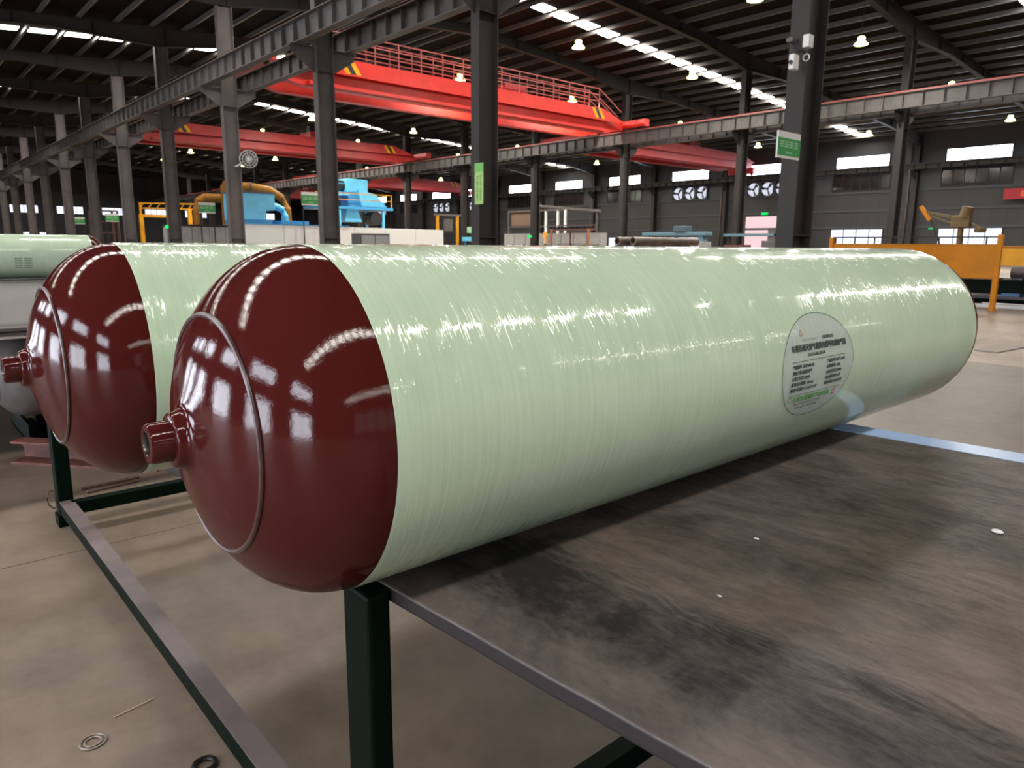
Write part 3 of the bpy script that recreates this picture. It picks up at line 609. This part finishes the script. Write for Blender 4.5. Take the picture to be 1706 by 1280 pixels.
# ------------------------------------------------------------------ fittings on the nearest columns
def green_sign(c, w, h, label, ax='y', post=None, rows=2):
    """board facing +x, centred at c"""
    t = thing('hanging_sign', label, 'sign', c); x, y, z = c
    MB().b2((x-.012, y-w/2, z-h/2), (x+.012, y+w/2, z+h/2)).build('board', signw_m, t)
    MB().b2((x+.012, y-w/2+.0, z-h*.40), (x+.016, y+w/2, z+h*.26)).build('green_panel', signg_m, t)
    m = MB(); n = max(3, int(w/h*2.4)); r = random.Random(int(abs(x*7+y*31)))
    for k in range(n):
        a = y-w*.42+w*.84*k/n; b = a+w*.84/n*.78; zc = z+h*.03
        for q in range(3): zz = zc+h*(.09-.09*q); m.b2((x+.016, a, zz-h*.022), (x+.019, b, zz+h*.022))
        u = a+(b-a)*r.uniform(.3, .7); m.b2((x+.016, u-w*.008, zc-h*.12), (x+.019, u+w*.008, zc+h*.12))
    m.build('characters', signl_m, t)
    m = MB()
    for k in range(4): m.b2((x+.016, y-w*.14+w*.07*k, z-h*.31), (x+.019, y-w*.14+w*.07*k+w*.05, z-h*.24))
    m.build('small_print', signl_m, t)
    if post:
        for q in post: MB().bar((x-.03, y+q*w, 0), (x-.03, y+q*w, z+h/2), .05).build('pole', steel, t)
    return t
t = green_sign((-5.85, 10.63, 2.51), .66, .38, 'green and white hanging sign beside the column with cameras')
MB().bar((-5.87, 10.96, 2.66), (-5.98, 11.162, 2.66), .02).bar((-5.87, 10.96, 2.38), (-5.98, 11.162, 2.38), .02).build('bracket', steel, t)
t = thing('column_notice', 'tall lime green notice on the front of the wide grey column', 'notice', (-14.12, 11.15, 2.45))
MB().b2((-14.12, 11.146, 1.97), (-13.80, 11.158, 2.92)).build('panel', lime_m, t)
MB().b2((-14.12, 11.143, 2.72), (-13.80, 11.146, 2.92)).build('header', mat('notice green', (104, 170, 84), .5), t)
m = MB()
for k in range(12):
    for q in range(2): m.b2((-14.05+.13*q, 11.143, 2.05+.05*k), (-14.0+.13*q+.012*(k % 3), 11.146, 2.05+.05*k+.03))
m.build('characters', mat('notice ink', (92, 120, 70), .6), t)
t = thing('security_camera', 'white security camera cluster on the right hand column', 'camera', (-6.1, 11.1, 4.0))
MB().b2((-5.96, 11.02, 3.98), (-5.86, 11.165, 4.16)).build('junction_box', signw_m, t, bevel=.008)
a = MB().tube([(-5.98, 11.16, 3.92), (-5.98, 11.05, 3.95), (-6.03, 11.0, 3.92)], .018, 8).build('arm', steel, t)
MB().b2((-6.08, 10.86, 3.66), (-5.99, 11.02, 3.88)).build('body', signw_m, t, bevel=.015)
MB().tube([(-6.035, 10.86, 3.76), (-6.035, 10.835, 3.76)], .03, 14).build('lens', blk_m, t)
MB().lathe([(.042, -.012), (.055, -.012), (.055, .012), (.042, .012)], (-5.95, 11.15, 3.86), 'y', 20, True).build('cable_ring', signw_m, t)
MB().b2((-6.22, 11.0, 4.1), (-6.12, 11.165, 4.16)).build('horn_box', steel_l, t)
t = thing('wall_fan', 'round caged wall fan on a grey column left of the blue machine', 'fan', (-29.95, 11.7, 4.3))
FC = Vector((-29.75, 11.95, 4.33))
fd = Vector((.9, -.25, -.12)).normalized(); fa = fd.cross(Vector((0, 0, 1))).normalized(); fb = fa.cross(fd)
def circ_pts(c, r, n=28): return [c+(fa*math.cos(2*math.pi*k/n)+fb*math.sin(2*math.pi*k/n))*r for k in range(n+1)]
m = MB()
for r_, o_ in ((.34, 0), (.34, .09), (.24, .12), (.12, .13)): m.tube(circ_pts(FC+fd*o_, r_), .009, 6, False)
for k in range(14):
    a = 2*math.pi*k/14; e = fa*math.cos(a)+fb*math.sin(a); m.tube([FC+e*.34, FC+fd*.09+e*.34, FC+fd*.13+e*.06], .007, 5)
m.build('cage', signw_m, t)
MB().tube([FC-fd*.03, FC-fd*.02], .33, 28).build('back_plate', steel_l, t)
m = MB()
for k in range(3):
    a = 2*math.pi*k/3; e = fa*math.cos(a)+fb*math.sin(a); g = fd.cross(e)
    m.add([FC+fd*.05+e*.05-g*.03, FC+fd*.05+e*.05+g*.03, FC+fd*.07+e*.3+g*.13, FC+fd*.03+e*.3-g*.1], [(0, 1, 2, 3)])
m.build('blade_rotor', steel, t)
MB().tube([FC-fd*.16, FC+fd*.06], .075, 14).build('motor', signw_m, t)
MB().bar(FC-fd*.1, (-29.99, 11.55, 4.05), .05).bar((-29.99, 11.55, 4.05), (-30.19, 11.55, 4.05), .05).build('bracket', signw_m, t)
def exit_sign(c, label, ax):
    x, y, z = c; m = MB().b2((x-.17, y-.03, z-.08), (x+.17, y+.03, z+.08)) if ax == 'x' else MB().b2((x-.03, y-.17, z-.08), (x+.03, y+.17, z+.08))
    tag(m.build('exit_sign', exit_m), label, 'exit sign')
exit_sign((-38.2, 11.11, 1.78), 'green lit sign low on a left hand grey column', 'x')
exit_sign((-38.3, 35.16, 1.65), 'green lit sign on a middle row column by the orange hose reel', 'x')
exit_sign((-40.45, 59.27, 2.33), 'green lit sign on the far wall above the blue machining table', 'x')
exit_sign((-20.85, 59.27, 2.5), 'green lit sign on the far wall left of the yellow hoist', 'x')
t = thing('red_banner', 'red banner on the far wall at the right edge of the picture', 'banner', (-14.9, 59.15, 4.3))
MB().b2((-16.3, 58.64, 4.35), (-13.6, 58.72, 5.05)).build('cloth', mat('red banner cloth', (150, 30, 40), .7), t)
MB().b2((-15.3, 58.63, 4.5), (-13.9, 58.64, 4.9)).build('lettering_panel', mat('orange banner print', (206, 84, 50), .7), t)

# ------------------------------------------------------------------ machinery in the middle aisle
t = thing('panel_enclosure', 'long white panelled enclosure below the blue machines', 'enclosure', (-41.5, 22.2, 0))
for k in range(6):
    a = 15.65+2.215*k; MB().b2((-43, a+.012, 0), (-40, a+2.203, 2.05-.014*k)).build('panel', whi_m, t, bevel=.01)
MB().b2((-43.05, 15.6, 2.05), (-39.95, 22.0, 2.09)).build('top_trim', blud_m, t)
t = thing('panel_enclosure', 'grey panelled enclosure left of the white enclosure', 'enclosure', (-41, 13.5, 0))
for k in range(4):
    a = 12.0+.86*k; MB().b2((-42, a+.01, 0), (-40, a+.85, 1.86)).build('panel', gry_m, t, bevel=.01)
MB().b2((-42.05, 11.98, 1.86), (-39.95, 15.46, 1.96)).build('roof_rail', steel, t)
t = thing('blue_hopper_machine', 'blue box machine with pipe bend on the left of the white enclosure', 'machine', (-41.4, 16.9, 2.1))
MB().prism([(15.45, 2.3), (15.45, 3.75), (17.62, 3.75), (17.62, 2.85), (17.1, 2.85), (17.1, 2.3)], 'x', -42.4, -40.45).build('hopper', blu_m, t, bevel=.03)
MB().b2((-42.45, 15.4, 3.75), (-40.4, 17.68, 3.84)).build('lid', steel_l, t)
MB().b2((-42.4, 15.5, 2.09), (-40.5, 17.45, 2.3)).build('base', blud_m, t)
MB().tube([(-41.2, 17.6, 3.1), (-41.2, 18.0, 3.1), (-41.2, 18.35, 2.95), (-41.2, 18.5, 2.6), (-41.2, 18.5, 2.12)], .2, 14).build('pipe_bend', blu_m, t)
MB().b2((-42.2, 17.9, 2.09), (-40.4, 19.6, 2.3)).build('duct_base', blud_m, t)
t = thing('yellow_duct', 'fat yellow duct arching over the blue box machine', 'duct', (-42.9, 17, 0))
MB().tube([(-43.4, 15.9, 4.3), (-43.4, 17.6, 4.28), (-43.4, 18.6, 4.15), (-43.4, 19.3, 3.75), (-43.4, 19.65, 3.1), (-43.4, 19.7, 1.0), (-43.4, 19.7, 0)], .24, 14).build('pipe', och_m, t)
MB().tube([(-43.4, 15.9, 4.3), (-43.4, 15.9, 0)], .2, 12).build('riser', och_m, t)
m = MB()
for y in (16.3, 17.4): m.lathe([(.24, -.05), (.29, -.05), (.29, .05), (.24, .05)], (-43.4, y, 4.285), 'y', 20, True)
m.build('flange', steel_l, t)
t = thing('yellow_duct', 'short yellow duct bend behind the grey enclosure', 'duct', (-42.6, 13.6, 0))
MB().tube([(-42.7, 15.4, 3.5), (-42.7, 14.5, 3.5), (-42.7, 14.2, 3.3), (-42.7, 14.1, 2.9), (-42.7, 14.1, 0)], .24, 12).build('pipe', och_m, t)
t = thing('yellow_gantry', 'yellow pipe gantry at the left beyond the grey enclosure', 'gantry', (-60, 17.5, 0))
for y, h in ((15.7, 3.1), (19.2, 3.6)): MB().bar((-60, y, 0), (-60, y, h), .26).build('leg', yel_m, t)
MB().bar((-60, 15.6, 3.0), (-60, 17.6, 3.0), .2).build('lower_beam', yel_m, t)
m = MB().bar((-60, 15.6, 3.9), (-60, 19.8, 4.0), .08).bar((-60, 15.6, 3.55), (-60, 19.8, 3.6), .08)
for k in range(8): m.bar((-60, 15.7+.57*k, 3.57), (-60, 15.98+.57*k, 3.95), .05)
m.build('lattice_beam', yel_m, t)
MB().bar((-60, 15.7, 3.0), (-60, 15.7, 3.9), .12).build('hanger', yel_m, t)
t = thing('storage_frame', 'brown red storage frame among the left hand columns', 'frame', (-60, 13.3, 0))
brn = mat('brown red paint', (92, 54, 50), .6)
for y in (12.6, 14.1):
    for x in (-61.5, -60): MB().bar((x, y, 0), (x, y, 3.3), .14).build('upright', brn, t)
for z in (.9, 1.7, 2.5, 3.25): MB().b2((-61.5, 12.6, z), (-60, 14.1, z+.06)).build('shelf', brn, t)
green_sign((-39.8, 13.63, 2.82), .84, .54, 'green hanging sign in front of the short yellow duct bend', post=(-.4, .4))
green_sign((-39.8, 19.5, 3.55), 1.18, .74, 'green hanging sign between the blue box machine and the next column', post=(-.42, .42))
green_sign((-59.6, 13.65, 2.78), .86, .56, 'green hanging sign on the brown red storage frame', post=(-.42, .42))
green_sign((-64, 12.4, 2.62), .72, .5, 'faded green sign left of the brown red storage frame', post=(-.4, .4))
t = thing('blue_tower_machine', 'tall blue tower machine with platforms beside the second near column', 'machine', (-45.2, 24.8, 0))
for y in (23.6, 26.9):
    for x in (-46.4, -44.2): MB().bar((x, y, 0), (x, y, 3.3), .16).build('leg', blu_m, t)
MB().b2((-46.6, 22.2, 3.3), (-44.0, 27.6, 3.46)).build('platform', blud_m, t)
MB().prism([(25.5, 3.46), (27.5, 3.46), (26.6, 4.35), (25.2, 4.6)], 'x', -46.0, -44.5).build('hood', blu_m, t, bevel=.03)
MB().b2((-46.0, 24.5, 4.42), (-44.7, 26.1, 5.3)).build('motor_housing', blu_m, t, bevel=.08)
MB().b2((-45.9, 24.6, 3.46), (-44.8, 25.6, 4.42)).build('gear_case', blud_m, t, bevel=.04)
MB().tube([(-45.3, 24.1, 4.85), (-45.3, 24.55, 4.85)], .36, 18).build('motor', blk_m, t)
MB().b2((-46.4, 22.4, 4.2), (-44.6, 24.6, 4.3)).build('upper_platform', blu_m, t)
MB().prism([(24.2, 2.5), (25.5, 2.5), (25.2, 3.3), (24.4, 3.3)], 'x', -45.9, -44.6).build('outlet_hopper', blu_m, t)
MB().tube([(-45.2, 26.4, 2.75), (-44.2, 26.4, 2.75)], .45, 20).build('fan_casing', blk_m, t)
m = MB()
for y in (22.4, 23.5, 24.5): m.bar((-44.65, y, 4.3), (-44.65, y, 4.95), .04)
m.bar((-44.65, 22.4, 4.95), (-44.65, 24.5, 4.95), .04); m.build('railing', blu_m, t)
m = MB()
for y in (21.9, 27.5): m.bar((-44.05, y, 3.46), (-44.05, y, 4.3), .05)
m.bar((-44.05, 21.9, 4.3), (-44.05, 27.5, 4.3), .05).bar((-44.05, 21.9, 3.9), (-44.05, 27.5, 3.9), .04); m.build('railing', yel_m, t)
t = thing('grey_cabinet', 'grey steel cabinet at the foot of the second near column', 'cabinet', (-21.6, 12.7, 0))
MB().b2((-21.9, 12.1, 0), (-21.3, 13.2, 1.36)).build('body', steel_l, t, bevel=.01); MB().b2((-21.3, 12.14, .06), (-21.285, 12.62, 1.3)).build('door', gry_m, t); MB().b2((-21.3, 12.66, .06), (-21.285, 13.16, 1.3)).build('door', gry_m, t)
t = thing('lifting_frame', 'yellow portal frame right of the white enclosure', 'frame', (-44, 32.2, 0))
for y in (31.3, 33.1): MB().bar((-44, y, 0), (-44, y, 3.1), .16).build('post', yel_m, t)
MB().bar((-44, 31.0, 3.16), (-44, 33.4, 3.16), .14).build('beam', steel_l, t)
MB().b2((-44.2, 32.0, 2.0), (-43.9, 32.6, 2.9)).build('hoist', steel_l, t)
MB().bar((-44.05, 32.3, 2.9), (-44.05, 32.3, 3.1), .06).build('hanger', steel, t)
t = thing('control_box', 'small pale control box on a post left of the wide grey column', 'box', (-44, 34.4, 0))
MB().b2((-44.15, 34.1, 1.9), (-43.9, 34.72, 2.36)).build('case', signl_m, t, bevel=.02); MB().bar((-44.03, 34.4, 0), (-44.03, 34.4, 1.9), .08).build('post', steel, t)
t = thing('work_table', 'bright blue low work table left of the wide grey column', 'table', (-43, 34.2, 0))
MB().b2((-43.6, 33.2, 1.3), (-42.4, 34.9, 1.6)).build('table_top', blu_m, t, bevel=.02)
for y in (33.4, 34.7):
    for x in (-43.4, -42.6): MB().bar((x, y, 0), (x, y, 1.3), .1).build('leg', blud_m, t)

# ------------------------------------------------------------------ far aisle: cabinets, pipe frames, hose reel
for k in range(8):
    a = -51.4+1.47*k; t = thing('electrical_cabinet', 'grey electrical cabinet, %s from the left of the row behind the orange hose reel' % ORD[k], 'cabinet', (a+.73, 44.4, 0), 'row of grey cabinets in the far aisle')
    MB().b2((a+.02, 44, 0), (a+1.45, 44.8, 2.06)).build('body', gry_m, t, bevel=.01)
    MB().b2((a+.06, 43.98, .1), (a+1.41, 44, 1.9)).build('door', gry_m, t); MB().b2((a+1.2, 43.95, .95), (a+1.24, 43.98, 1.2)).build('handle', blk_m, t)
t = thing('pipe_scaffold', 'white pipe scaffold rising behind the grey cabinets', 'frame', (-46, 45.6, 0)); pw = steel_l
for x, z in ((-52.6, 4.2), (-49.0, 4.1), (-47.6, 4.15), (-46.1, 4.1), (-45.2, 4.1)): MB().bar((x, 45.6, 0), (x, 45.6, z), .16).build('post', whi_m if x > -48 else pw, t)
MB().bar((-52.6, 45.6, 4.1), (-45.2, 45.6, 4.1), .16).build('rail', pw, t); MB().bar((-52.6, 45.6, 2.7), (-45.2, 45.6, 2.7), .1).build('rail', pw, t)
MB().b2((-52.4, 45.7, 2.8), (-49.2, 45.8, 4.0)).build('panel', mat('rust brown panel', (116, 92, 76), .6), t)
t = thing('inclined_pipe', 'long pale pipe sloping down right above the cabinets', 'pipe', (-44, 46.3, 0))
MB().tube([(-49.2, 46.3, 4.5), (-41.8, 46.3, 3.85)], .15, 10).build('pipe', steel_l, t)
for x, z in ((-48.4, 4.3), (-42.2, 3.75)): MB().bar((x, 46.3, 0), (x, 46.3, z), .12).build('stand', steel_l, t)
t = thing('roller_bench', 'dark roller bench with rusty rails right of the white pipe scaffold', 'bench', (-42.2, 43.2, 0))
for x in (-44.4, -42.2, -40.2): MB().bar((x, 43.2, 0), (x, 43.2, 2.2), .1).build('leg', brn, t)
MB().b2((-44.6, 42.9, 2.25), (-39.6, 43.5, 2.38)).build('rail', brn, t); MB().b2((-44.6, 43.0, 2.6), (-39.6, 43.4, 2.68)).build('upper_rail', steel_l, t)
m = MB()
for k in range(12): m.tube([(-44.4+.42*k, 42.95, 2.46), (-44.4+.42*k, 43.45, 2.46)], .075, 8)
m.build('roller', blk_m, t)
for x in (-44.4, -39.8): MB().bar((x, 43.2, 2.38), (x, 43.2, 2.6), .06).build('stanchion', brn, t)
t = thing('hose_reel', 'orange hose reel on a stand in front of the grey cabinets', 'hose reel', (-44.95, 43.0, 0))
MB().lathe([(.07, -.05), (.22, -.07), (.25, -.03), (.25, .03), (.22, .07), (.07, .05)], (-44.95, 43, 1.92), 'y', 24, True).build('reel', mat('orange reel', (240, 168, 48), .5), t)
MB().b2((-45.03, 42.93, 1.2), (-44.87, 43.07, 1.7)).build('holder', mat('pale orange plastic', (232, 170, 120), .5), t); MB().bar((-44.95, 43, 0), (-44.95, 43, 1.2), .1).build('stand', steel_l, t)
for x, lb in ((-43.6, 'rusty orange post right of the hose reel'), (-39.45, 'rusty orange post at the right end of the roller bench')):
    tag(MB().bar((x, 42.4, 0), (x, 42.4, 2.35), .14).b2((x-.15, 42.25, 0), (x+.15, 42.55, .02)).build('guard_post', mat('rusty orange paint', (150, 96, 58), .6)), lb, 'post')

# ------------------------------------------------------------------ right: pipes, blue table, yellow guard, conveyor, hoist
t = thing('pipe_trestle', 'dark trestle behind the cylinder holding two brown pipes', 'trestle', (-10.1, 13, 0))
for y in (12.2, 13.6):
    for x in (-10.45, -9.8): MB().bar((x, y, 0), (x, y, .98), .06).build('leg', blk_m, t)
    MB().bar((-10.55, y, 1.005), (-9.65, y, 1.005), .05).build('crossbar', blk_m, t)
for y in (12.2, 13.6): pass
MB().bar((-10.4, 12.2, .5), (-10.4, 13.6, .5), .05).build('stretcher', blk_m, t)
for (x, y0, y1, lb) in ((-10.2, 11.85, 14.0, 'nearer brown steel pipe with an open end on the trestle'), (-9.95, 12.05, 14.3, 'farther brown steel pipe beside the open ended pipe on the trestle')):
    r_ = .085; tag(MB().lathe([(r_, y0), (r_, y1), (r_*.72, y1), (r_*.72, y0)], (x, 0, 1.0305+r_), 'y', 28, True).build('steel_pipe', pipe_m), lb, 'pipe', 'two brown pipes on the trestle')
t = thing('machining_table', 'long blue grey machining table left of the bright pink doorway', 'machine', (-22, 30.3, 0))
teal = mat('blue grey machine paint', (88, 122, 134), .5)
MB().b2((-24.2, 30, 1.55), (-20.4, 30.6, 1.72)).build('beam', teal, t, bevel=.02); MB().b2((-22.2, 29.9, 1.72), (-21.5, 30.5, 2.0)).build('head', mat('slate blue paint', (66, 84, 98), .5), t, bevel=.03)
MB().b2((-22.6, 29.8, 0), (-20.5, 30.7, 1.25)).build('base', gry_m, t, bevel=.02); MB().b2((-20.9, 30.1, 1.25), (-20.6, 30.5, 1.55)).build('support', teal, t)
MB().bar((-24.0, 30.3, 0), (-24.0, 30.3, 1.55), .14).build('leg', teal, t); MB().bar((-22.3, 30.3, 1.25), (-22.3, 30.3, 1.55), .14).build('support', teal, t)
t = thing('machining_table', 'grey machine with a flat arm in front of the pink doorway', 'machine', (-17.5, 30.3, 0))
MB().b2((-19.4, 30.0, 1.5), (-16.9, 30.4, 1.62)).build('arm', teal, t); MB().b2((-17.4, 29.9, 0), (-15.9, 30.9, 1.3)).build('base', steel_l, t, bevel=.02); MB().b2((-17.2, 30.05, 1.3), (-16.9, 30.35, 1.78)).build('column', steel_l, t); MB().b2((-19.4, 30.05, 0), (-18.4, 30.75, 1.12)).build('side_box', brn, t); MB().bar((-19.2, 30.2, 1.12), (-19.2, 30.2, 1.5), .1).build('support', steel, t)
t = thing('guard_fence', 'orange yellow sheet guard fence at the right behind the cylinder', 'fence', (-4, 13.93, 0))
MB().b2((-6.6, 13.92, .52), (-3.87, 13.945, 1.07)).build('sheet_panel', ora_m, t, bevel=.004)
MB().b2((-6.6, 13.91, 1.07), (-3.87, 13.955, 1.085)).build('top_edge', ora_m, t)
MB().b2((-3.79, 13.92, .74), (-1.9, 13.945, 1.02)).build('sheet_panel', yel_m, t, bevel=.004)
MB().b2((-3.79, 13.90, 1.035), (-1.9, 13.96, 1.055)).build('top_rail', ora_m, t)
for x, h in ((-6.62, 1.2), (-3.83, 1.24), (-1.88, 1.24)):
    p = MB().b2((x-.038, 13.89, .0), (x+.038, 13.975, h)).build('post', ora_m, t, bevel=.004); MB().b2((x-.07, 13.86, 0), (x+.07, 14.0, .012)).build('foot_plate', ora_m, p)
for x in (-3.79, -1.9): pass
m = MB()
for k in range(8): m.bar((-6.55+.36*k, 13.93, 1.085), (-6.55+.36*k, 13.93, 1.2), .02)
m.bar((-6.6, 13.93, 1.2), (-3.87, 13.93, 1.2), .022); m.build('hand_rail', steel, t)
t = thing('roller_conveyor', 'dark green roller conveyor behind the guard fence', 'conveyor', (-4, 15.4, 0))
for x in (-6.6, -4.6, -3.0, -1.4):
    for y in (14.75, 15.85): MB().bar((x, y, 0), (x, y, .46), .1).build('leg', grn_m, t)
for y in (14.75, 15.85): MB().b2((-6.8, y-.04, .26), (-1.2, y+.04, .48)).build('side_beam', grn_m, t)
m = MB()
for k in range(13): m.tube([(-6.6+.44*k, 14.8, .45), (-6.6+.44*k, 15.8, .45)], .05, 10)
m.build('roller', steel_l, t)
MB().b2((-6.8, 15.76, .02), (-1.2, 15.8, .26)).build('back_panel', grn_m, t)
MB().b2((-6.8, 14.9, .14), (-1.2, 15.7, .19)).build('shelf', steel_l, t); MB().b2((-6.8, 14.66, .0), (-1.2, 14.7, .06)).build('base_strip', signw_m, t)
for (y, r_, lb) in ((15.05, .11, 'dark grey pipe lying nearest on the green conveyor'), (15.4, .1, 'dark grey pipe lying behind another on the green conveyor')):
    tag(MB().lathe([(r_, -3.9), (r_, -1.3), (r_*.8, -1.3), (r_*.8, -3.9)], (0, y, .5005+r_), 'x', 24, True).build('steel_pipe', mat('dark grey pipe', (104, 98, 102), .4, .3)), lb, 'pipe', 'dark pipes on the green conveyor')
tag(MB().b2((-4.0, 14.95, .1905), (-3.72, 15.2, .33)).build('blue_crate', mat('blue plastic', (86, 132, 190), .4), bevel=.01), 'small blue crate on the shelf of the green conveyor', 'crate')
tag(MB().b2((-4.75, 15.1, .5005), (-4.3, 15.5, .6)).b2((-4.7, 15.0, .5005), (-4.35, 15.1, .55)).build('steel_block', mat('pale metal', (190, 184, 160), .4)), 'pale metal block on the left of the green conveyor', 'block')
t = thing('jib_hoist', 'yellow jib hoist standing in front of the bright low window', 'hoist', (-9.5, 30, 0)); oli = mat('olive yellow paint', (88, 68, 28), .55, 0, .15, 3)
MB().tube([(-9.55, 30, 0), (-9.55, 30, 1.9)], .1, 12).build('mast', oli, t); MB().b2((-9.85, 29.8, 1.75), (-9.25, 30.2, 2.2)).build('gearbox', oli, t, bevel=.05); MB().tube([(-9.45, 29.95, 2.1), (-9.35, 29.95, 2.5)], .2, 14).build('motor', oli, t)
MB().bar((-9.7, 30, 2.1), (-10.9, 30, 2.38), .09).build('arm', oli, t); MB().bar((-9.8, 30, 1.9), (-10.6, 30, 2.2), .05).build('brace', oli, t)
MB().bar((-10.98, 30, 2.56), (-10.62, 30, 2.05), .12).build('arm_head', ora_m, t); MB().tube([(-10.6, 30, 2.1), (-10.4, 30.02, 1.6), (-10.15, 30, 1.1)], .025, 6).build('cable', steel, t)
MB().bar((-9.3, 30, 1.95), (-8.95, 30, 1.78), .05).build('side_arm', oli, t); MB().lathe([(.001, -.1), (.17, -.09), (.2, 0), (.17, .09), (.001, .1)], (-8.92, 30, 1.68), 'z', 18).build('counterweight', oli, t)
MB().b2((-9.75, 29.8, 0), (-9.35, 30.2, .03)).build('base_plate', oli, t)
